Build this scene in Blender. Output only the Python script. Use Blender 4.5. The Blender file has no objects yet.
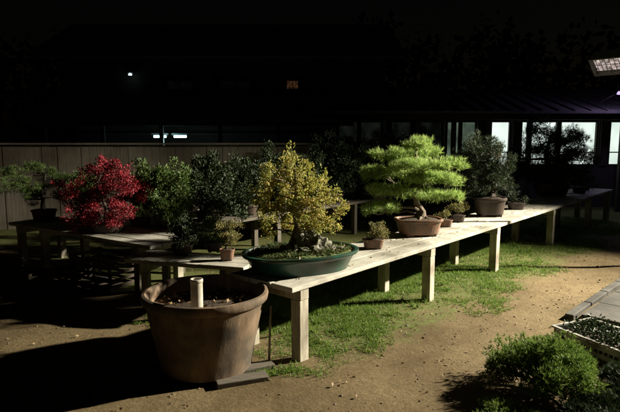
import bpy, math, random
import numpy as np
from mathutils import Vector, noise, Euler
random.seed(7); rng=np.random.default_rng(7)
C=bpy.context
S=C.scene
# ---------------------------------------------------------------- materials
def nmat(name):
    m=bpy.data.materials.new(name); m.use_nodes=True
    nt=m.node_tree; nt.nodes.clear()
    out=nt.nodes.new('ShaderNodeOutputMaterial')
    return m,nt,out
def ramp(nt,stops):
    r=nt.nodes.new('ShaderNodeValToRGB')
    e=r.color_ramp.elements
    while len(e)<len(stops): e.new(0.5)
    for i,(p,c) in enumerate(stops):
        e[i].position=p; e[i].color=(*c,1)
    return r
def surf(name,stops,scale=8,rough=.8,bump=.3,stretch=(1,1,1),detail=8,dist=.01,spec=.3,dirt=None,coat=0):
    m,nt,out=nmat(name); L=nt.links
    tc=nt.nodes.new('ShaderNodeTexCoord'); mp=nt.nodes.new('ShaderNodeMapping')
    mp.inputs['Scale'].default_value=stretch
    L.new(tc.outputs['Object'],mp.inputs['Vector'])
    n=nt.nodes.new('ShaderNodeTexNoise'); n.inputs['Scale'].default_value=scale; n.inputs['Detail'].default_value=detail
    n.inputs['Roughness'].default_value=.65
    L.new(mp.outputs[0],n.inputs['Vector'])
    r=ramp(nt,stops); L.new(n.outputs['Fac'],r.inputs[0])
    col=r.outputs[0]
    if dirt:
        n2=nt.nodes.new('ShaderNodeTexNoise'); n2.inputs['Scale'].default_value=dirt[0]; n2.inputs['Detail'].default_value=5
        L.new(tc.outputs['Object'],n2.inputs['Vector'])
        r2=ramp(nt,[(.4,(0,0,0)),(.65,(1,1,1))]); L.new(n2.outputs['Fac'],r2.inputs[0])
        mx=nt.nodes.new('ShaderNodeMixRGB'); L.new(r2.outputs[0],mx.inputs[0]); L.new(col,mx.inputs[1]); mx.inputs[2].default_value=(*dirt[1],1)
        col=mx.outputs[0]
    b=nt.nodes.new('ShaderNodeBsdfPrincipled'); L.new(col,b.inputs['Base Color'])
    b.inputs['Roughness'].default_value=rough; b.inputs['Specular IOR Level'].default_value=spec
    b.inputs['Coat Weight'].default_value=coat
    bp=nt.nodes.new('ShaderNodeBump'); bp.inputs['Strength'].default_value=bump; bp.inputs['Distance'].default_value=dist
    L.new(n.outputs['Fac'],bp.inputs['Height']); L.new(bp.outputs[0],b.inputs['Normal'])
    L.new(b.outputs[0],out.inputs[0]); return m
def leafmat(name,stops,trans=.3,rough=.55):
    m,nt,out=nmat(name); L=nt.links
    g=nt.nodes.new('ShaderNodeNewGeometry')
    n=nt.nodes.new('ShaderNodeTexNoise'); n.inputs['Scale'].default_value=5
    tc=nt.nodes.new('ShaderNodeTexCoord'); L.new(tc.outputs['Object'],n.inputs['Vector'])
    a=nt.nodes.new('ShaderNodeMath'); a.operation='MULTIPLY_ADD'; a.inputs[1].default_value=.55
    L.new(g.outputs['Random Per Island'],a.inputs[0])
    s=nt.nodes.new('ShaderNodeMath'); s.operation='MULTIPLY'; s.inputs[1].default_value=.45
    L.new(n.outputs['Fac'],s.inputs[0]); L.new(s.outputs[0],a.inputs[2])
    r=ramp(nt,stops); L.new(a.outputs[0],r.inputs[0])
    b=nt.nodes.new('ShaderNodeBsdfPrincipled'); b.inputs['Roughness'].default_value=rough; b.inputs['Specular IOR Level'].default_value=.3
    t=nt.nodes.new('ShaderNodeBsdfTranslucent'); mx=nt.nodes.new('ShaderNodeMixShader'); mx.inputs[0].default_value=trans
    L.new(r.outputs[0],b.inputs['Base Color']); L.new(r.outputs[0],t.inputs[0])
    L.new(b.outputs[0],mx.inputs[1]); L.new(t.outputs[0],mx.inputs[2]); L.new(mx.outputs[0],out.inputs[0])
    return m
def emis(name,col,strength,scale=2,lo=.75,sample=True):
    m,nt,out=nmat(name); L=nt.links
    tc=nt.nodes.new('ShaderNodeTexCoord'); n=nt.nodes.new('ShaderNodeTexNoise'); n.inputs['Scale'].default_value=scale
    L.new(tc.outputs['Object'],n.inputs['Vector'])
    r=ramp(nt,[(.35,tuple(c*lo for c in col)),(.65,col)]); L.new(n.outputs['Fac'],r.inputs[0])
    e=nt.nodes.new('ShaderNodeEmission'); e.inputs[1].default_value=strength; L.new(r.outputs[0],e.inputs[0])
    L.new(e.outputs[0],out.inputs[0])
    if not sample:
        try: m.cycles.emission_sampling='NONE'
        except Exception: pass
    return m

wood=surf('weathered_wood',[(.3,(.25,.23,.18)),(.55,(.40,.37,.30)),(.8,(.50,.47,.39))],scale=6,stretch=(6,6,1),bump=.4,dirt=(3,(.15,.13,.10)))
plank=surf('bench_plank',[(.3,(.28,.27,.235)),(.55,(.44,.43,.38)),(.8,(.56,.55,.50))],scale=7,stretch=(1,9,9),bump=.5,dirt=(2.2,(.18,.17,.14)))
oldwood_shade=surf('old_grey_wood_and_shade',[(.3,(.06,.052,.043)),(.7,(.14,.125,.10))],scale=7,stretch=(1,8,8),bump=.4)  # old wood for the blocks; its dark tone doubles as shade on the rear bench
darkwood=surf('dark_wood',[(.3,(.03,.024,.018)),(.7,(.075,.06,.045))],scale=5,stretch=(1,8,8),bump=.4)
tubm=surf('barrel_clay',[(.3,(.08,.052,.033)),(.5,(.16,.11,.07)),(.75,(.26,.19,.13))],scale=5,stretch=(1.6,1.6,.35),bump=.6,dirt=(4,(.06,.05,.038)))
soil=surf('soil',[(.3,(.018,.013,.01)),(.7,(.07,.05,.035))],scale=30,bump=1,dist=.02)
brown=surf('brown_pot',[(.3,(.15,.075,.05)),(.7,(.27,.15,.10))],scale=6,bump=.1,rough=.5,dirt=(9,(.12,.08,.055)))
darkpot=surf('dark_pot',[(.3,(.03,.023,.02)),(.7,(.07,.05,.04))],scale=6,bump=.1,rough=.5)
greenglaze=surf('green_glaze',[(.3,(.008,.035,.025)),(.7,(.02,.08,.055))],scale=5,bump=.08,rough=.3,spec=.5,dirt=(7,(.035,.045,.03)))
bark=surf('bark',[(.3,(.06,.043,.03)),(.5,(.14,.11,.08)),(.8,(.25,.21,.16))],scale=14,stretch=(1,1,.35),bump=1,dist=.015)
dbark=surf('dark_bark',[(.3,(.02,.015,.011)),(.5,(.055,.042,.032)),(.8,(.11,.09,.07))],scale=14,stretch=(1,1,.35),bump=1,dist=.015)
rockm=surf('rock',[(.3,(.10,.095,.085)),(.5,(.22,.21,.19)),(.8,(.38,.36,.32))],scale=9,bump=.9,dist=.02,dirt=(8,(.09,.10,.05)))
moss=surf('moss',[(.3,(.04,.07,.015)),(.7,(.13,.17,.05))],scale=25,bump=1,dist=.02)
pvc=surf('white_plastic',[(.3,(.42,.40,.35)),(.7,(.58,.56,.50))],scale=5,bump=.05,rough=.45,dirt=(9,(.32,.29,.23)))
greyp=surf('grey_plastic',[(.3,(.26,.26,.25)),(.7,(.42,.42,.40))],scale=9,bump=.1,rough=.6,dirt=(6,(.10,.095,.08)))
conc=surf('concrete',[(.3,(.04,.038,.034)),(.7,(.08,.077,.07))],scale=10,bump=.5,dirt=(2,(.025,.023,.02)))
stonem=surf('pebble',[(.3,(.11,.09,.065)),(.7,(.23,.19,.15))],scale=20,bump=.3)
fencem=surf('fence_board',[(.3,(.32,.285,.24)),(.7,(.50,.46,.39))],scale=3,stretch=(8,8,.6),bump=.3,dirt=(1.2,(.21,.18,.145)))
wallm=surf('dark_plaster',[(.3,(.04,.037,.033)),(.7,(.075,.07,.062))],scale=3,bump=.2)
roofm=surf('metal_roof',[(.3,(.07,.065,.06)),(.7,(.14,.13,.12))],scale=3,stretch=(6,1,1),bump=.3)
metal=surf('painted_metal',[(.3,(.10,.10,.10)),(.7,(.20,.20,.195))],scale=8,bump=.05,rough=.7)
L_maple=leafmat('maple_leaf',[(.12,(.12,.15,.025)),(.4,(.30,.32,.07)),(.65,(.48,.43,.13)),(.88,(.50,.28,.10))],.35)
L_pine=leafmat('pine_needle',[(.15,(.12,.21,.035)),(.5,(.30,.44,.11)),(.85,(.55,.62,.27))],.35)
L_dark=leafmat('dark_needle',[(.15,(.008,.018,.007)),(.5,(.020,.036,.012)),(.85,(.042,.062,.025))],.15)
L_red=leafmat('red_leaf',[(.15,(.06,.005,.010)),(.5,(.23,.014,.028)),(.85,(.42,.05,.065))],.2)
L_green=leafmat('green_leaf',[(.15,(.025,.055,.010)),(.5,(.06,.105,.025)),(.85,(.13,.175,.05))],.25)
L_shrub=leafmat('shrub_leaf',[(.15,(.05,.10,.015)),(.5,(.12,.20,.038)),(.85,(.26,.33,.09))],.3)
L_olive=leafmat('olive_leaf',[(.15,(.07,.08,.02)),(.5,(.17,.17,.055)),(.85,(.30,.21,.09))],.25)
L_grass=leafmat('grass_blade',[(.15,(.045,.10,.012)),(.5,(.115,.20,.03)),(.85,(.22,.28,.07))],.35)
L_litter=leafmat('dry_leaf',[(.15,(.10,.06,.03)),(.5,(.20,.13,.065)),(.85,(.30,.22,.11))],.1)

# ---------------------------------------------------------------- mesh builder
class MB:
    def __init__(s): s.v=[];s.f=[];s.m=[];s.n=0
    def add(s,vs,fs,m=0):
        vs=np.asarray(vs,dtype=float).reshape(-1,3)
        s.v.append(vs); o=s.n
        s.f.extend([tuple(i+o for i in f) for f in fs]); s.m.extend([m]*len(fs)); s.n+=len(vs)
    def box(s,c,d,m=0,rz=0,rx=0,ry=0):
        x,y,z=[q/2 for q in d]
        p=np.array([(-x,-y,-z),(x,-y,-z),(x,y,-z),(-x,y,-z),(-x,-y,z),(x,-y,z),(x,y,z),(-x,y,z)])
        R=np.array(Euler((rx,ry,rz)).to_matrix())
        s.add(p@R.T+np.array(c),[(0,3,2,1),(4,5,6,7),(0,1,5,4),(1,2,6,5),(2,3,7,6),(3,0,4,7)],m)
    def tube(s,pts,rad,m=0,n=8,cap=True):
        pts=[np.array(p,float) for p in pts]; V=[];k=len(pts)
        for i,p in enumerate(pts):
            t=pts[min(i+1,k-1)]-pts[max(i-1,0)]; t/=np.linalg.norm(t)+1e-9
            a=np.cross(t,(0.13,.97,.2)); 
            if np.linalg.norm(a)<.05:a=np.cross(t,(1,0,0))
            a/=np.linalg.norm(a); b=np.cross(t,a)
            for j in range(n):
                an=2*math.pi*j/n; V.append(p+rad[i]*(a*math.cos(an)+b*math.sin(an)))
        F=[(i*n+j,i*n+(j+1)%n,(i+1)*n+(j+1)%n,(i+1)*n+j) for i in range(k-1) for j in range(n)]
        if cap: F+= [tuple(range(n))[::-1],tuple(range((k-1)*n,k*n))]
        s.add(V,F,m)
    def lathe(s,prof,c=(0,0,0),sx=1,sy=1,rz=0,m=0,n=40,pw=2.0,cap=True,wob=0):
        V=[];k=len(prof)
        for r,z in prof:
            for j in range(n):
                a=2*math.pi*j/n; ca,sa=math.cos(a),math.sin(a)
                q=(abs(ca)**pw+abs(sa)**pw)**(-1/pw)
                w=1+wob*noise.noise(Vector((ca*1.5,sa*1.5,z*2)))
                x=r*ca*q*sx*w;y=r*sa*q*sy*w
                V.append((c[0]+x*math.cos(rz)-y*math.sin(rz),c[1]+x*math.sin(rz)+y*math.cos(rz),c[2]+z))
        F=[(i*n+j,i*n+(j+1)%n,(i+1)*n+(j+1)%n,(i+1)*n+j) for i in range(k-1) for j in range(n)]
        if cap: F+=[tuple(range(n))[::-1],tuple(range((k-1)*n,k*n))]
        s.add(V,F,m)
    def rock(s,c,d,m=0,seed=0,sub=3,amp=.35):
        import bmesh
        bm=bmesh.new(); bmesh.ops.create_icosphere(bm,subdivisions=sub,radius=1)
        V=[]
        for v in bm.verts:
            p=v.co; f=1+amp*noise.noise(p*1.3+Vector((seed*3.1,0,0)))+amp*.5*noise.noise(p*3.4+Vector((0,seed*2.3,0)))+amp*.25*noise.noise(p*8)
            V.append((c[0]+p.x*f*d[0],c[1]+p.y*f*d[1],c[2]+p.z*f*d[2]))
        F=[tuple(v.index for v in f.verts) for f in bm.faces]; bm.free(); s.add(V,F,m)
    def leaves(s,P,D,size,m=0,width=.55):
        n=len(P); 
        if n==0:return
        D=D+rng.normal(0,.6,(n,3)); D/=np.linalg.norm(D,axis=1)[:,None]+1e-9
        R=rng.normal(0,1,(n,3)); A=np.cross(D,R); A/=np.linalg.norm(A,axis=1)[:,None]+1e-9
        N=np.cross(D,A)
        sz=(size*rng.uniform(.6,1.3,n))[:,None]
        V=np.stack([P,P+D*sz*.5+A*sz*width*.5+N*sz*.12,P+D*sz,P+D*sz*.5-A*sz*width*.5+N*sz*.12],1).reshape(-1,3)
        s.add(V,[(4*i,4*i+1,4*i+2,4*i+3) for i in range(n)],m)
    def needles(s,P,D,k,length,w,m=0,spread=.55):
        P=np.repeat(P,k,0); D=np.repeat(D,k,0); n=len(P)
        D=D+rng.normal(0,spread,(n,3)); D/=np.linalg.norm(D,axis=1)[:,None]+1e-9
        A=np.cross(D,rng.normal(0,1,(n,3))); A/=np.linalg.norm(A,axis=1)[:,None]+1e-9
        l=(length*rng.uniform(.6,1.2,n))[:,None]
        V=np.stack([P-A*w,P+A*w,P+D*l],1).reshape(-1,3)
        s.add(V,[(3*i,3*i+1,3*i+2) for i in range(n)],m)
    def build(s,name,mats,loc=(0,0,0),rz=0,smooth=False,bevel=0):
        me=bpy.data.meshes.new(name); V=np.concatenate(s.v)
        me.from_pydata(V.tolist(),[],s.f)
        for m in mats: me.materials.append(m)
        me.polygons.foreach_set('material_index',s.m)
        if smooth:
            me.polygons.foreach_set('use_smooth',[True]*len(s.f))
            try: me.set_sharp_from_angle(angle=math.radians(40))
            except Exception: pass
        me.update(); o=bpy.data.objects.new(name,me); o.location=loc; o.rotation_euler=(0,0,rz)
        S.collection.objects.link(o)
        if bevel:
            b=o.modifiers.new('bev','BEVEL'); b.width=bevel; b.segments=2; b.limit_method='ANGLE'
        return o

# ---------------------------------------------------------------- bench coordinates
AX=np.array([.656,.755]); PX=np.array([-.755,.656]); A0=np.array([-.115,4.66]); BA=math.atan2(.755,.656)
def T(a,p,z=0):
    q=A0+AX*a+PX*p; return (q[0],q[1],z)
ZT=.70
# ---------------------------------------------------------------- ground
def ground():
    m,nt,out=nmat('ground_soil_and_grass'); L=nt.links; N=nt.nodes.new
    g=N('ShaderNodeNewGeometry')
    def dot(v,off):
        d=N('ShaderNodeVectorMath'); d.operation='DOT_PRODUCT'; d.inputs[1].default_value=v; L.new(g.outputs['Position'],d.inputs[0])
        a=N('ShaderNodeMath'); a.operation='SUBTRACT'; a.inputs[1].default_value=off; L.new(d.outputs['Value'],a.inputs[0]); return a.outputs[0]
    p=dot((-.755,.656,0),3.144); a=dot((.656,.755,0),3.443)
    def noi(sc,det=6,r=.6):
        n=N('ShaderNodeTexNoise'); n.inputs['Scale'].default_value=sc; n.inputs['Detail'].default_value=det; n.inputs['Roughness'].default_value=r
        L.new(g.outputs['Position'],n.inputs['Vector']); return n.outputs['Fac']
    def ma(x,k,y):
        q=N('ShaderNodeMath'); q.operation='MULTIPLY_ADD'; L.new(x,q.inputs[0]); q.inputs[1].default_value=k
        if isinstance(y,float): q.inputs[2].default_value=y
        else: L.new(y,q.inputs[2])
        return q.outputs[0]
    def mr(x,lo,hi,top=1):
        q=N('ShaderNodeMapRange'); q.interpolation_type='SMOOTHSTEP'; L.new(x,q.inputs['Value']); q.inputs['From Min'].default_value=lo; q.inputs['From Max'].default_value=hi; q.inputs['To Max'].default_value=top; return q.outputs[0]
    n1=noi(2.2,8,.7); n2=noi(38,8,.7); n3=noi(.7,4); n4=noi(14,8,.8)
    pe=ma(a,.05,ma(n1,1.5,p)); m1=mr(pe,.25,.7)
    m2=mr(ma(n1,1.2,a),.5,1.1)
    mm=N('ShaderNodeMath'); mm.operation='MULTIPLY'; L.new(m1,mm.inputs[0]); L.new(m2,mm.inputs[1])
    pat=mr(n4,.36,.58,.85)
    mm2=N('ShaderNodeMath'); mm2.operation='MULTIPLY'; L.new(mm.outputs[0],mm2.inputs[0]); L.new(pat,mm2.inputs[1])
    rd=ramp(nt,[(.3,(.075,.055,.029)),(.5,(.15,.113,.060)),(.7,(.235,.185,.11))])
    ad=N('ShaderNodeMath'); ad.operation='MULTIPLY_ADD'; L.new(n2,ad.inputs[0]); ad.inputs[1].default_value=.5
    h=N('ShaderNodeMath'); h.operation='MULTIPLY'; L.new(n4,h.inputs[0]); h.inputs[1].default_value=.5
    L.new(h.outputs[0],ad.inputs[2]); L.new(ad.outputs[0],rd.inputs[0])
    big=ramp(nt,[(.35,(.5,.47,.42)),(.6,(1,1,1))]); L.new(n3,big.inputs[0])
    mul=N('ShaderNodeMixRGB'); mul.blend_type='MULTIPLY'; mul.inputs[0].default_value=1; L.new(rd.outputs[0],mul.inputs[1]); L.new(big.outputs[0],mul.inputs[2])
    rg=ramp(nt,[(.3,(.03,.05,.012)),(.5,(.075,.115,.025)),(.75,(.14,.17,.05))]); L.new(ad.outputs[0],rg.inputs[0])
    mx=N('ShaderNodeMixRGB'); L.new(mm2.outputs[0],mx.inputs[0]); L.new(mul.outputs[0],mx.inputs[1]); L.new(rg.outputs[0],mx.inputs[2])
    b=N('ShaderNodeBsdfPrincipled'); b.inputs['Roughness'].default_value=.95; b.inputs['Specular IOR Level'].default_value=.15
    L.new(mx.outputs[0],b.inputs['Base Color'])
    bp=N('ShaderNodeBump'); bp.inputs['Strength'].default_value=.8; bp.inputs['Distance'].default_value=.025; L.new(ad.outputs[0],bp.inputs['Height']); L.new(bp.outputs[0],b.inputs['Normal'])
    L.new(b.outputs[0],out.inputs[0])
    mb=MB(); 
    xs=np.concatenate([[-90,-40,-20],np.linspace(-8,10,150),[20,40,90]]); ys=np.concatenate([[-60,-20,-5],np.linspace(1,16,130),[25,50,120]])
    V=[];F=[];nx=len(xs)
    for y in ys:
        for x in xs:
            z=0
            if -8<x<10 and 1<y<16: z=.03*noise.noise(Vector((x*.9,y*.9,0)))+.016*noise.noise(Vector((x*3.3,y*3.3,4)))
            V.append((x,y,z))
    for j in range(len(ys)-1):
        for i in range(nx-1): F.append((j*nx+i,j*nx+i+1,(j+1)*nx+i+1,(j+1)*nx+i))
    mb.add(V,F); mb.build('ground',[m],smooth=True)
ground()
def gz(x,y): return .03*noise.noise(Vector((x*.9,y*.9,0)))+.016*noise.noise(Vector((x*3.3,y*3.3,4)))
mb=MB(); P=[]
for _ in range(130000):
    a=-.5+11*random.random()**1.25; p=random.uniform(-1.1,2.2)
    x,y,_z=T(a,p)
    d=noise.noise(Vector((x*1.1,y*1.1,2)))+.6*noise.noise(Vector((x*4,y*4,7)))
    edge=-.48-.06*a
    w=min(1,max(0,(p-edge+.5*d)/.6))*min(1,max(0,(a+.3+d)/.7))
    if random.random()<w*max(0.12,.6+d*1.1): P.append((x,y,gz(x,y)-.003))
P=np.array(P); D=np.tile([0,0,1.],(len(P),1))
mb.needles(P,D,3,.045,.0034,0,.6)
Q=[T(random.uniform(-.1,9),random.uniform(-.1,1.6)) for _ in range(110)]+[T(random.gauss(.9,.15),random.gauss(.9,.12)) for _ in range(60)]
Q=np.array(Q); mb.needles(Q,np.tile([0,0,1.],(len(Q),1)),26,.12,.004,0,.55)
mb.build('grass',[L_grass])
mb=MB()
for i in range(1500):
    x=random.uniform(-4.5,5);y=random.uniform(2.6,9)
    r=random.uniform(.004,.011)*(1.7 if random.random()<.05 else 1)
    mb.rock((x,y,gz(x,y)+r*.25),(r,r*random.uniform(.6,1),r*.6),0,i,1,.3)
mb.build('gravel',[stonem])
mb=MB(); n=1700
P=np.stack([rng.uniform(-4.5,5,n),rng.uniform(2.6,9,n),np.zeros(n)],1)
for q in P: q[2]=gz(q[0],q[1])+random.uniform(.004,.015)
D=rng.normal(0,1,(n,3)); D[:,2]*=.1; mb.leaves(P,D,.03,0,.6)
P=np.array([T(random.uniform(-.1,8),random.uniform(-.03,.65),ZT+.008) for _ in range(260)])
D=rng.normal(0,1,(len(P),3)); D[:,2]*=.05; mb.leaves(P,D,.026,0,.6)
mb.build('fallen_leaves',[L_litter])

# ---------------------------------------------------------------- benches
def bench(name,start,ang,length,width,height,legs,lw=.11,npl=3,over=.12,mats=None,legin=0.0,th=.045):
    mb=MB(); pw=(width-(npl-1)*.014)/npl
    for i in range(npl):
        yy=pw/2+i*(pw+.014)
        cut=length*random.uniform(.4,.6)
        e=random.uniform(-.02,.03)
        mb.box(((cut+e)/2-over/2,yy,height-th/2),(cut+over+e-.006,pw,th),0,ry=random.uniform(-.001,.001))
        mb.box(((cut+length+e)/2,yy,height-th/2+random.uniform(-.004,.004)),(length-cut-e,pw,th),0)
    for l in legs:
        mb.box((l,width/2,height-th-.051),(lw*1.0,width-.03,.10),1)
        for yy in (lw/2+.02+legin,width-lw/2-.02):
            mb.box((l+.003,yy,(height-th-.103)/2-.02),(lw,lw,height-th-.103+.04),1,rz=random.uniform(-.06,.06),ry=random.uniform(-.012,.012))
    return mb.build(name,mats or [plank,wood],(start[0],start[1],0),ang,bevel=.006)
s0=T(-.03,-.08); bench('display_bench',s0,BA,11,.78,ZT,[.06,2.35,4.3,6.8,9.25,10.8])
s1=T(1.0,3.3); bench('display_bench',s1,BA,8.6,.7,.65,[.2,2.2,4.4,6.6,8.3],lw=.09,mats=[oldwood_shade,oldwood_shade])  # rear bench: blocked light is put into the darker wood colour
a3=math.atan2(-.56,.83)
bench('display_bench',(-4.55,8.30),a3,3.15,.78,.64,[.12,.75,2.85],lw=.1,npl=4)
bench('display_bench',(-2.0,6.08),math.atan2(-.34,1.15),1.35,.55,.58,[.12,1.1],lw=.08)

# ---------------------------------------------------------------- pots and plants
def pot(mb,w,d,h,m,ms,rz=0,pw=3.0,c=(0,0,0),taper=.82,feet=True,n=44):
    r=w/2; sy=d/w; f=h*.12 if feet else 0
    if feet:
        for sx_ in (-1,1):
            for sy_ in (-1,1):
                x=sx_*r*taper*.6;y=sy_*r*taper*.6*sy
                mb.box((c[0]+x*math.cos(rz)-y*math.sin(rz),c[1]+x*math.sin(rz)+y*math.cos(rz),c[2]+f*.5),(w*.16,w*.1,f),m,rz=rz)
    prof=[(r*taper*.96,f),(r*taper,f+h*.04),(r*(taper+.05),f+h*.35),(r*.93,h*.80),(r*.95,h*.84),(r,h*.86),(r*1.01,h*.93),(r,h),(r*.93,h),(r*.91,h*.9)]
    mb.lathe(prof,c,1,sy,rz,m,n,pw)
    mb.lathe([(r*.915,h*.9),(r*.7,h*.97),(r*.3,h*1.04),(.001,h*1.06)],c,1,sy,rz,ms,n,pw,cap=False)
def curve(a,b,k=6,bend=.15,up=.1):
    a=np.array(a,float);b=np.array(b,float);d=np.linalg.norm(b-a)
    o=rng.normal(0,bend*d,3); pts=[]
    for i in range(k):
        t=i/(k-1); p=a*(1-t)+b*t+o*math.sin(math.pi*t)*.7+np.array([0,0,up*d])*math.sin(math.pi*t)*1
        if 0<i<k-1:p=p+rng.normal(0,.02*d,3)
        pts.append(p)
    return pts
def plant(name,loc,pads,base=.1,trunk_r=.04,trunk=None,kind='leaf',leaf=.03,dens=300,mats=None,potd=None,rz=0,k=9,nl=.055,potpw=3,up=.6,sub=7,fluff=0.0,spread=.5,tw=1.0):
    mb=MB()
    if potd: pot(mb,*potd,2,3,pw=potpw)
    top=max(p[2] for p in pads)
    if trunk is None:
        q=[np.array((0,0,base-.03))]; x=y=0
        hh=top*.93-base
        for i in range(1,7):
            x+=random.uniform(-.09,.09)*hh;y+=random.uniform(-.07,.07)*hh
            q.append(np.array((x,y,base+hh*i/6)))
        trunk=q
    trunk=[np.array(t,float) for t in trunk]
    kk=len(trunk)
    mb.tube(trunk,[trunk_r*(1.5 if i==0 else 1.0-.8*i/(kk-1)) for i in range(kk)],0,10)
    for j in range(5):
        an=j*1.26+random.random(); e=trunk[0]+np.array((math.cos(an)*trunk_r*3,math.sin(an)*trunk_r*3,.005))
        mb.tube([trunk[1]*.3+trunk[0]*.7,(trunk[0]+e)/2+np.array((0,0,.02)),e],[trunk_r*.7,trunk_r*.45,trunk_r*.12],0,6)
    for (x,y,z,rx,ry,rzz) in pads:
        rzz=rzz*(1+fluff)
        c=np.array((x,y,z)); bz=[t for t in trunk if t[2]<z+.02] or [trunk[1]]
        bp=min(bz,key=lambda t:np.linalg.norm((t-c)*np.array((1,1,1.3)))+ .1*abs(t[2]-z))
        pts=curve(bp,c-np.array((0,0,rzz*.5)),6); r0=trunk_r*.38*tw
        mb.tube(pts,[r0*(1-.75*i/5) for i in range(6)],0,6)
        cl=[]
        for b in range(sub):
            u=rng.normal(0,1,3);u/=np.linalg.norm(u)
            if fluff<.2: u[2]=abs(u[2])*.7-.15
            e=c+u*np.array((rx,ry,rzz))*random.uniform(.45,1.0+fluff*.25)
            mb.tube(curve(pts[-2 if b%2 else -1],e,4,.1,.05),[r0*.3,r0*.22,r0*.15,r0*.08],0,4,cap=False)
            cl.append(e)
        cl.append(c)
        n=int(dens*rx*ry/.01)
        u=rng.normal(0,1,(n,3)); u/=np.linalg.norm(u,axis=1)[:,None]
        rad=rng.uniform(.25,1,(n,1))**.5
        ci=np.array(cl)[rng.integers(0,len(cl),n)]
        P=ci+u*rad*np.array((rx,ry,rzz))*rng.uniform(.26,.52,(n,1))
        P+=rng.normal(0,.006+.012*fluff,(n,3))
        D=(P-c)/np.array((rx,ry,rzz))*.7+np.array((0,0,up))
        if kind=='leaf': mb.leaves(P,D,leaf,1)
        else: mb.needles(P,D,k,nl,.0028,1,spread)
    return mb.build(name,mats,loc,rz,smooth=False)
def U(lst,u,cx=0,cz=0,yr=.18):
    """crown clumps described on a grid of cell size u (metres)"""
    return [((x-cx)*u,random.uniform(-yr,yr),(cz-z)*u,rx*u,rx*u*.85,rz_*u) for (x,z,rx,rz_) in lst]

TX,TY=-.085,5.2
mb=MB()
mb.lathe([(.47,.0),(.48,.03),(.53,.12),(.56,.145),(.578,.15),(.585,.165),(.58,.18),(.545,.18),(.535,.155)],(0,0,0),1,.68,0,0,64,2.3)
mb.lathe([(.54,.155),(.4,.18),(.2,.195),(.001,.20)],(0,0,0),1,.68,0,1,64,2.3,cap=False)
P=rng.uniform(-.5,.5,(3000,3)); P[:,1]*=.66; keep=(P[:,0]/.52)**2+(P[:,1]/.35)**2<1; P=P[keep]; P[:,2]=.17+.03*(1-(P[:,0]/.52)**2)
sel=np.array([noise.noise(Vector((p[0]*6,p[1]*6,1)))>-.05 for p in P]); P=P[sel]
mb.needles(P,np.tile([0,0,1.],(len(P),1)),3,.035,.003,1,.8)
mb.leaves(P[::3],rng.normal(0,1,(len(P[::3]),3))*np.array([1,1,.2]),.028,2)
mb.build('bonsai_tray',[greenglaze,moss,L_litter],(TX,TY,ZT),math.radians(27),smooth=True)
mb=MB()
for i,(x,y,z,a,b,c) in enumerate([(-.02,-.06,.23,.11,.08,.11),(.1,-.08,.21,.09,.07,.09),(-.12,-.06,.2,.08,.07,.07),(.18,-.03,.2,.08,.06,.07),(.03,-.15,.19,.09,.05,.05),(.05,.06,.24,.1,.06,.12),(.28,-.04,.18,.07,.05,.04),(-.22,-.02,.18,.06,.05,.04),(-.08,-.15,.18,.06,.04,.035)]):
    mb.rock((x,y,z),(a,b,c),0,i+3,4,.75)
mb.build('tray_rock',[rockm],(TX+.03,TY,ZT),math.radians(10),smooth=True)
tk=[(-.06,0,.2),(-.05,.01,.3),(-.02,0,.42),(-.05,.02,.54),(-.01,.0,.66),(-.03,0,.8),(-.04,0,.99)]
g=[(293,153,8,9),(284,164,11,10),(300,166,12,10),(270,165,8,7),(268,180,12,9),(288,182,13,10),(308,181,13,9),(325,190,13,9),(262,197,10,8),(280,199,13,9),(300,201,13,9),(320,205,13,8),(338,199,8,7),(270,213,12,8),(290,216,11,7),(312,217,11,7),(320,174,9,8),(266,226,8,5),(334,183,7,6),(332,214,9,5),(305,192,12,8)]
plant('maple_bonsai',(TX-.02,TY,ZT),U(g,.0098,cx=300,cz=259,yr=.22),base=.2,trunk_r=.035,trunk=tk,leaf=.028,dens=400,mats=[bark,L_maple],sub=9,fluff=.32,up=.3,tw=.7)

g=[(411,147,20,9),(396,158,18,9),(428,156,20,9),(415,166,26,9),(444,166,14,8),(390,175,24,10),(424,180,30,10),(448,182,16,9),(375,192,15,9),(400,193,24,9),(432,195,22,8),(372,207,14,8),(388,207,12,7)]
pp=(1.39,6.96,ZT)
tk=[(.03,0,.2),(.05,.02,.3),(-.02,.02,.4),(-.05,0,.52),(.02,0,.66),(0,.02,.82),(-.05,0,.98)]
plant('pine_bonsai',pp,U(g,.0129,cx=418,cz=235,yr=.22),base=.2,trunk_r=.055,trunk=tk,kind='needle',dens=46,k=13,nl=.072,mats=[bark,L_pine,brown,soil],potd=(.60,.42,.22),potpw=3.2,rz=.15,sub=9,fluff=.12,spread=.6)
def small(name,loc,w,h,cr,leafm,potm,dens=260,leaf=.025,kind='leaf',nc=6,hz=1.0,rz=0,fluff=.3,low=.25,bk=None):
    pads=[]
    for i in range(nc):
        an=random.uniform(0,6.28);rr=random.uniform(.1,.75)*cr
        pads.append((math.cos(an)*rr,math.sin(an)*rr,h+cr*hz*random.uniform(low,1.3),cr*random.uniform(.35,.55),cr*random.uniform(.35,.55),cr*random.uniform(.25,.4)))
    return plant(name,loc,pads,base=h,trunk_r=max(.012,cr*.07),mats=[bk or dbark,leafm,potm,soil],potd=(w,w*.8,h),leaf=leaf,dens=dens,kind=kind,rz=rz,sub=6,fluff=fluff)
small('potted_shrub',T(1.66,.34,ZT),.25,.11,.17,L_olive,brown,leaf=.02,dens=420,nc=6,hz=.55)
small('potted_shrub',T(3.55,.42,ZT),.2,.1,.13,L_olive,brown,leaf=.02,dens=420,nc=5,hz=.55)
small('potted_shrub',T(4.05,.48,ZT),.22,.11,.17,L_olive,darkpot,leaf=.02,dens=420,nc=5,hz=.7)
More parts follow.
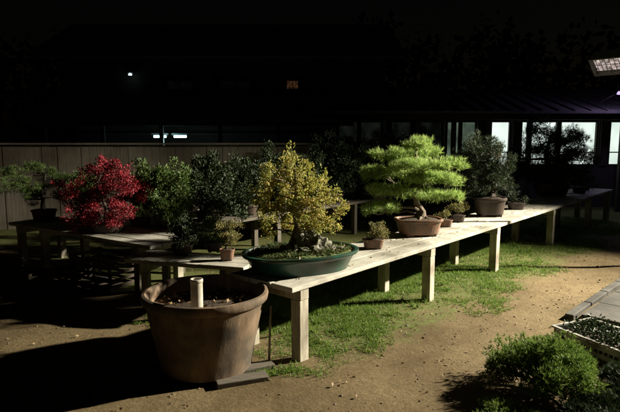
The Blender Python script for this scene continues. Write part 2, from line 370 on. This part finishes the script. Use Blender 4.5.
small('potted_shrub',T(6.0,.35,ZT),.3,.12,.2,L_dark,darkpot,leaf=.025,nc=5,hz=.6)
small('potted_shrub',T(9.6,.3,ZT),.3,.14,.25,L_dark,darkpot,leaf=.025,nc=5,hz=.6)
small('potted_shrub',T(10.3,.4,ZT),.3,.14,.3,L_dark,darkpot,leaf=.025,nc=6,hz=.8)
g=[(478,142,12,8),(470,150,17,9),(487,153,16,9),(463,161,17,9),(480,165,20,9),(496,168,12,9),(466,175,18,8),(486,179,19,8),(498,184,10,7),(478,190,18,7),(461,187,11,7)]
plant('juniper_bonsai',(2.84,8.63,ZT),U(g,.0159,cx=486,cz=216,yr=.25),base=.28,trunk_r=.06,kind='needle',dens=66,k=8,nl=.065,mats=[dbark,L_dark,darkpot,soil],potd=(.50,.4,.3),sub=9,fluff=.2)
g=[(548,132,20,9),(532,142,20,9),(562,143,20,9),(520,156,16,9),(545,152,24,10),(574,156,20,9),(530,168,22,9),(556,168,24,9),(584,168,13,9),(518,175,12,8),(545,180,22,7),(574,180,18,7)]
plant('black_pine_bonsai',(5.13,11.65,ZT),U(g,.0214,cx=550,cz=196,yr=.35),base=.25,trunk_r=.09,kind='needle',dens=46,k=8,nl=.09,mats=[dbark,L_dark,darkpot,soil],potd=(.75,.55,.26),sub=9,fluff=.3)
g=[(85,180,13,9),(105,176,14,9),(122,174,13,9),(138,184,11,9),(75,192,12,9),(95,192,16,10),(118,192,16,10),(138,199,11,9),(72,206,10,9),(90,208,15,9),(112,208,15,9),(130,212,12,8),(80,222,11,7),(98,222,12,6),(116,222,12,6)]
plant('red_maple_bonsai',(-2.80,7.5,.64),U(g,.0135,cx=107,cz=238,yr=.25),base=.09,trunk_r=.03,leaf=.03,dens=330,mats=[dbark,L_red,darkpot,soil],potd=(.45,.35,.12),fluff=.3,sub=10,up=.3,tw=.7)
g=[(20,172,13,6),(36,168,13,6),(52,173,13,6),(28,182,15,6),(48,184,14,6),(62,178,9,5),(15,185,9,5),(40,194,11,5),(24,196,9,5),(56,196,8,5)]
plant('spreading_bonsai',(-4.15,8.5,.64),U(g,.0153,cx=45,cz=219,yr=.2),base=.15,trunk_r=.03,kind='needle',dens=60,k=8,nl=.065,mats=[dbark,L_green,darkpot,soil],potd=(.36,.3,.18),fluff=.25)
small('potted_shrub',(-3.45,8.45,.64),.35,.14,.40,L_green,darkpot,nc=12,dens=220,leaf=.03,hz=1.1)
small('potted_shrub',(-2.5,8.0,.64),.3,.13,.36,L_green,darkpot,nc=12,dens=220,leaf=.03,hz=1.3)
small('potted_shrub',(-.93,6.05,.58),.17,.13,.20,L_olive,brown,nc=8,dens=260,leaf=.022,hz=1.2,fluff=.15)
small('potted_shrub',(-1.5,6.35,.58),.25,.12,.24,L_dark,darkpot,nc=9,dens=300,leaf=.025)
small('potted_shrub',(-1.15,6.5,.58),.2,.12,.2,L_green,darkpot,nc=7,dens=300,leaf=.025)
for i,(a,cr,mm,hz) in enumerate([(1.2,.50,L_green,.95),(1.95,.52,L_dark,1.0),(2.75,.42,L_dark,1.1),(3.5,.5,L_dark,1.1),(4.3,.45,L_dark,1.2),(5.1,.55,L_dark,1.3),(6.0,.6,L_dark,1.2),(7.2,.62,L_dark,1.2),(8.5,.65,L_dark,1.2)]):  # shadow over the rear trees is put into their dark leaf colour
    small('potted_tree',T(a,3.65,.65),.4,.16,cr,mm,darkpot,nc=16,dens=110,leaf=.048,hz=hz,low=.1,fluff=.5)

# ---------------------------------------------------------------- barrel planter
mb=MB()
prof=[(.385,.0),(.39,.04),(.42,.2),(.46,.38),(.488,.53),(.495,.565),(.512,.57),(.525,.585),(.53,.62),(.522,.645),(.50,.65),(.485,.63),(.475,.52)]
mb.lathe(prof,(0,0,0),1,1,0,0,96,2,wob=.04)
mb.lathe([(.475,.5),(.3,.53),(.1,.545),(.001,.55)],(0,0,0),1,1,0,1,48,2,cap=False)
n=350;P=np.stack([rng.uniform(-.4,.4,n),rng.uniform(-.4,.4,n),np.full(n,.54)],1);P=P[(P[:,0]**2+P[:,1]**2)<.17]
mb.leaves(P,rng.normal(0,1,(len(P),3))*np.array([1,1,.3]),.04,2)
mb.build('barrel_planter',[tubm,soil,L_litter],(-.88,4.52,.035),.4,smooth=True)
mb=MB()
mb.tube([(0,0,0),(0,0,.33)],[.047,.047],0,28,cap=False); mb.tube([(0,0,.33),(0,0,.0)],[.041,.041],0,28,cap=False)
mb.lathe([(.041,.33),(.047,.33),(.051,.325),(.051,.305),(.047,.30)],(0,0,0),n=28,cap=False)
mb.build('plastic_pipe',[pvc],(-.89,4.2,.53),0,smooth=True)
mb=MB()
mb.box((-.55,4.22,.02),(.42,.13,.045),0,rz=.35); mb.box((-.5,4.42,.022),(.40,.12,.05),0,rz=.5); mb.box((-1.1,4.6,.02),(.5,.12,.045),0,rz=.1)
mb.build('wood_block',[oldwood_shade],bevel=.006)
mb=MB(); mb.tube([(-.36,4.62,0),(-.352,4.63,.25),(-.342,4.64,.5)],[.011,.010,.009],0,8)
mb.build('bamboo_stake',[wood])
def crate(name,loc,rz,L_,W,H,m,slat=.05):
    mb=MB()
    for sx in(-1,1):
        for sy in(-1,1): mb.box((sx*(L_/2-.015),sy*(W/2-.015),H/2),(.03,.03,H),0)
    k=max(2,int(H/(slat*1.5)))
    for i in range(k):
        z=(i+.5)*H/k
        for sy in(-1,1): mb.box((0,sy*(W/2+.004),z),(L_,.012,slat*.8 if H>.2 else H/k*.55),0)
        for sx in(-1,1): mb.box((sx*(L_/2+.004),0,z),(.012,W-.012,slat*.8 if H>.2 else H/k*.55),0)
    mb.box((0,0,.012),(L_-.03,W-.03,.012),0)
    if H<.2:
        for i in range(int(L_/.05)):
            x=-L_/2+.025+i*.05
            for sy in(-1,1): mb.box((x,sy*(W/2-.003),H/2),(.012,.010,H-.01),0)
        for sy in(-1,1): mb.box((0,sy*(W/2+.010),H),(L_+.04,.03,.018),0)
        for sx in(-1,1): mb.box((sx*(L_/2+.006),0,H),(.03,W-.012,.0179),0)
    return mb.build(name,[m],loc,rz)
crate('wooden_crate',(-2.75,7.2,0),a3+.1,.75,.5,.42,darkwood)
crate('wooden_crate',(-3.3,6.9,0),.3,.5,.4,.26,darkwood)
cc=(2.36+.42*.65+.9*.25,5.10-.9*.65+.42*.25,0.0); ca=math.atan2(-.9,.42)
crate('seedling_tray',cc,ca,1.3,.5,.15,greyp)
mb=MB()
mb.box((0,0,.06),(1.24,.45,.08),0)
n=1700;P=np.stack([rng.uniform(-.6,.6,n),rng.uniform(-.21,.21,n),rng.uniform(.1,.22,n)],1)
mb.leaves(P,np.tile([0,0,.4],(n,1)),.04,1)
mb.build('seedlings',[soil,L_dark],cc,ca)
mb=MB(); kd=np.array([.69,.725]); kn=np.array([.725,-.69]); k0=np.array([2.9,5.9]); ka=math.atan2(.725,.69)
for i in range(14):
    c=k0+kd*(i*.62+.1)+kn*.04; mb.box((c[0],c[1],.0),(.6,.09,.12),0,rz=ka+random.uniform(-.02,.02))
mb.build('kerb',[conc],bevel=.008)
mb=MB()
for i in range(13):
    for j in range(4):
        c=k0+kd*(i*.62+.25)+kn*(.42+j*.62)
        mb.box((c[0],c[1],.005+random.uniform(0,.008)),(.6,.6,.06),0,rz=ka+random.uniform(-.01,.01))
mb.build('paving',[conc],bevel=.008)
def shrub(name,loc,w,h,n,m,nl=.05,k=10,nlump=20):
    mb=MB(); P=[];D=[]
    for i in range(nlump):
        an=random.uniform(0,6.28); rr=math.sqrt(random.random())*w*.4; z=h*(.15+.65*(1-(rr/(w*.5))**2))*random.uniform(.6,1.1)
        c=np.array((math.cos(an)*rr,math.sin(an)*rr,z)); R=np.array((w*.15,w*.15,h*.24))*random.uniform(.7,1.2)
        mb.tube(curve((0,0,0),c,5,.1,0),[.016,.013,.01,.007,.003],0,5,cap=False)
        u=rng.normal(0,1,(n//nlump,3));u/=np.linalg.norm(u,axis=1)[:,None]
        P.append(c+u*R*rng.uniform(.4,1.1,(len(u),1))); D.append(u*.6+np.array((0,0,.7)))
    P=np.concatenate(P);D=np.concatenate(D);P[:,2]=np.maximum(P[:,2],.01)
    mb.needles(P,D,k,nl,.003,1,.45)
    return mb.build(name,[dbark,m],loc)
shrub('low_shrub',(1.82,4.12,0),.88,.42,4600,L_shrub,.038,nlump=34)
shrub('low_shrub',(2.5,3.95,0),.7,.2,1800,L_dark,.05)
shrub('low_shrub',(1.33,3.5,0),.7,.10,1800,L_shrub,.035)
shrub('low_shrub',(2.1,3.45,0),.8,.2,2200,L_dark,.045)

# ---------------------------------------------------------------- fence and buildings
mb=MB()
for i in range(62):
    x=-9.5+i*.162; h=1.75+.01*random.uniform(-1,1)
    mb.box((x,11.4+random.uniform(0,.006),h/2),(.156,.022,h),0)
for i in range(6): mb.box((-9.4+i*1.95,11.47,.86),(.09,.09,1.74),0)
mb.box((-4.6,11.44,1.5),(9.9,.04,.08),0); mb.box((-4.6,11.4,1.79),(10,.1,.035),0)
mb.build('board_fence',[fencem])
def empty(name): 
    e=bpy.data.objects.new(name,None); S.collection.objects.link(e); return e
def child(o,p): o.parent=p; return o
sh=empty('storage_shed')
mb=MB()
for i in range(6): mb.box((-6.8+i*1.5,14.2,1.1),(.1,.1,2.2),0)
mb.box((-3.0,14.2,2.26),(8.2,.12,.12),0); mb.box((-3.0,16.9,1.3),(8.2,.1,2.6),0)
for i in range(4): mb.box((-3,16.4,.5+i*.5),(7.6,.5,.04),0)
child(mb.build('frame',[darkwood]),sh)
mb=MB(); mb.box((-3.0,15.4,2.72),(8.8,3.4,.05),0,rx=math.atan2(.75,3.1))
for i in range(22): mb.box((-7.2+i*.4,15.4,2.76),(.03,3.4,.03),0,rx=math.atan2(.75,3.1))
child(mb.build('roof',[roofm]),sh)
tubeL=emis('fluorescent_tube',(.55,.95,1.0),14,1,.9)
mb=MB()
for x in (-3.95,-3.42): mb.tube([(x-.16,14.6,1.93),(x+.16,14.6,1.93)],[.03,.03],1,12); mb.box((x,14.6,1.99),(.42,.1,.05),0)
child(mb.build('tube_lamp',[metal,tubeL]),sh)
ho=empty('two_storey_house')
mb=MB(); mb.box((-3.5,25,2.6),(13,5,5.2),0); child(mb.build('walls',[wallm]),ho)
mb=MB()
for s,yo in((-1,22.9),(1,27.0)): mb.box((-3.5,yo,5.75),(14,4.7,.12),0,rx=-s*.42)
mb.box((-3.5,22.0,2.75),(13.6,1.4,.1),0,rx=.35)
child(mb.build('roof',[roofm]),ho)
warm=emis('warm_window',(1,.45,.2),.05,7,.05,False)
cold=emis('cold_lamp',(.7,.95,1.0),2.2,3,.9,False)
dimw=emis('dim_window',(.2,.22,.25),.006,3,.4,False)
mb=MB()
for x,w,m in((-.7,.45,1),(-3.0,1.2,2),(-5.2,1.0,2)):
    mb.box((x,22.48,3.95),(w+.16,.06,.46),0)
    mb.box((x-w*.26,22.44,3.95),(w*.46,.03,.3),m); mb.box((x+w*.26,22.44,3.95),(w*.46,.03,.3),m)
child(mb.build('windows',[darkwood,warm,dimw]),ho)
mb=MB(); mb.box((-7.1,22.3,4.40),(.22,.2,.04),0); mb.lathe([(.02,.02),(.06,.0),(.075,-.05),(.07,-.06),(.001,-.07)],(-7.1,22.2,4.36),m=1,n=20)
child(mb.build('wall_lamp',[metal,cold]),ho)

bo=empty('nursery_office')
Y=15.0
bright=emis('lit_window',(.86,1.0,.90),1.15,1.2,.7); mid=emis('half_lit_window',(.62,.85,.62),.2,2.5,.2,False); dim=emis('faint_glow_window',(.5,.6,.45),.015,3,.2,False)  # darkest panes emit too: a faint glow put into the glass
mb=MB()
mb.box((6.0,Y+.1,.57),(11.2,.2,1.14),0); mb.box((6.0,Y+.1,2.48),(11.2,.2,.26),0)
mb.box((6.0,Y+4,1.4),(11.2,.15,2.8),0)
for x in (.48,11.55): mb.box((x,Y+2.1,1.4),(.15,4.0,2.8),0)
child(mb.build('walls',[wallm]),bo)
mb=MB()
bays=[(.65,1.3,3),(1.36,1.95,3),(2.1,2.75,3),(2.82,3.6,3),(3.7,4.05,2),(4.1,4.5,2),(4.6,4.8,3),(4.88,5.42,1),(5.72,6.7,1),(6.78,7.78,1),(8.12,9.1,1),(9.18,10.1,1),(10.2,11.3,1)]
for a,b,m in bays:
    w=b-a;x=(a+b)/2
    mb.box((x,Y+.12,1.745),(w,.02,1.17),m)
    for xx in(a,b): mb.box((xx,Y+.06,1.745),(.05,.09,1.2),0)
    mb.box((x,Y+.07,2.33),(w-.052,.08,.05),0); mb.box((x,Y+.05,1.155),(w-.052,.12,.05),0)
    if m==1: mb.box((x,Y+.09,1.5),(w-.052,.03,.03),0)
child(mb.build('windows',[darkwood,bright,mid,dim]),bo)
mb=MB()
for x in (.55,2.02,3.65,4.55,5.57,7.95,10.15,11.4): mb.box((x,Y-.9,1.2),(.11,.11,2.4),0)
for x in (4.7,5.57,7.95): mb.box((x,Y+.0,1.74),(.2,.1,1.2),0)
mb.box((6,Y-.9,2.42),(11.4,.1,.13),0)
child(mb.build('posts',[darkwood]),bo)
mb=MB(); ra=math.atan2(.8,3.4); mb.box((6,Y+.55,2.93),(12,3.5,.06),0,rx=ra)
for i in range(30): mb.box((.2+i*.4,Y+.55,2.975),(.03,3.5,.03),0,rx=ra)
mb.box((6,Y+2.9,3.0),(12,2,.05),0,rx=-ra)
child(mb.build('roof',[roofm]),bo)
pur=emis('purple_lamp',(.66,.5,1.0),1.3,2,.9,False)
mb=MB(); mb.tube([(7.45,13.5,3.0),(7.45,14.4,2.8)],[.02,.02],0,8); mb.lathe([(.02,.03),(.04,0),(.05,-.03),(.045,-.04),(.001,-.05)],(7.45,13.5,2.98),m=1,n=20)
child(mb.build('eave_lamp',[metal,pur]),bo)
mb=MB(); P=[]
for i in range(60):
    x=-22+i*.9; c=np.array((x,31+random.uniform(-2,2),random.uniform(3,6.5)))
    u=rng.normal(0,1,(160,3));u/=np.linalg.norm(u,axis=1)[:,None]
    P.append(c+u*np.array((1.8,1.2,2.2))*rng.uniform(.5,1,(160,1)))
    mb.tube([(x,31,0),(x+.2,31,3),tuple(c)],[.25,.18,.08],0,6)
P=np.concatenate(P); mb.leaves(P,rng.normal(0,1,P.shape),.45,1,.7); mb.build('background_trees',[dbark,L_dark])

# ---------------------------------------------------------------- lamps
def floodlight(name,head,target,post,em,sc=1.0):
    e=empty(name)
    h=Vector(head);d=(Vector(target)-h).normalized()
    q=d.to_track_quat('-Z','Y')
    mb=MB()
    mb.box((0,0,.05),(.34,.24,.10),0)
    mb.box((0,0,.115),(.22,.15,.03),0)
    mb.box((0,.125,-.02),(.36,.012,.08),0);mb.box((0,-.125,-.02),(.36,.012,.08),0)
    mb.box((.175,0,-.02),(.012,.236,.08),0);mb.box((-.175,0,-.02),(.012,.236,.08),0)
    mb.box((0,0,-.006),(.30,.20,.01),1)
    for i in range(7): mb.box((-.15+i*.05,0,-.062),(.005,.25,.005),0)
    for i in range(2): mb.box((0,-.045+i*.09,-.069),(.35,.005,.005),0)
    o=mb.build('head',[metal,em]); o.location=h; o.rotation_euler=q.to_euler(); o.parent=e; o.scale=(sc,sc,sc)
    mb=MB(); p=Vector(post)
    mb.tube([(p.x,p.y,0),(p.x,p.y,h.z+.25)],[.045,.04],0,12)
    mb.tube([(p.x,p.y,h.z+.12),((p.x+h.x)/2,(p.y+h.y)/2,h.z+.2),(h.x-d.x*.1,h.y-d.y*.1,h.z+.12)],[.022,.02,.02],0,8)
    o=mb.build('post',[metal]); o.parent=e
    return e,d,q
flood=emis('flood_lens',(1,.93,.8),8,4,.8,False)
fix=emis('small_flood_lens',(1,.82,.74),.75,22,.12,False)
HP=Vector((10.8,8.2,5.4)); TG=Vector((-.7,6.0,.3))
e,d,q=floodlight('floodlight',HP,TG,(11.4,8.25,0),flood)
ld=bpy.data.lights.new('flood_spot','SPOT'); ld.energy=27000; ld.color=(1,.90,.70); ld.spot_size=math.radians(54); ld.spot_blend=.9; ld.shadow_soft_size=.13
lo=bpy.data.objects.new('flood_spot',ld); S.collection.objects.link(lo); lo.location=HP+d*.2; lo.rotation_euler=q.to_euler(); lo.parent=e
floodlight('floodlight',(4.24,8.0,2.98),(3.0,7.0,1.2),(5.2,8.1,0),fix,1.2)
def point(name,loc,en,col,r=.08,par=None):
    l=bpy.data.lights.new(name,'POINT'); l.energy=en;l.color=col;l.shadow_soft_size=r
    o=bpy.data.objects.new(name,l);S.collection.objects.link(o);o.location=loc
    if par:o.parent=par
    return o
point('eave_lamp_light',(7.45,13.3,2.98),26,(.58,.46,1),par=bo)
point('shed_tube_light',(-3.7,14.4,1.8),7,(.55,.95,1),par=sh)

# ---------------------------------------------------------------- world, camera
w=bpy.data.worlds.new('World'); S.world=w; w.use_nodes=True; nt=w.node_tree
bg=nt.nodes['Background']; sk=nt.nodes.new('ShaderNodeTexSky'); sk.sky_type='NISHITA'; sk.sun_disc=False
sk.sun_elevation=math.radians(1); sk.sun_rotation=math.radians(70); nt.links.new(sk.outputs[0],bg.inputs[0]); bg.inputs[1].default_value=.0013
cd=bpy.data.cameras.new('camera'); cam=bpy.data.objects.new('camera',cd); S.collection.objects.link(cam)
cd.sensor_width=36; cd.lens=36*550/620; cd.clip_end=500; cd.clip_start=.05
cam.location=(0,0,1.98); cam.rotation_euler=(math.radians(90-7.4),0,0)
S.camera=cam
S.view_settings.view_transform='Standard'; S.view_settings.look='None'; S.view_settings.exposure=0
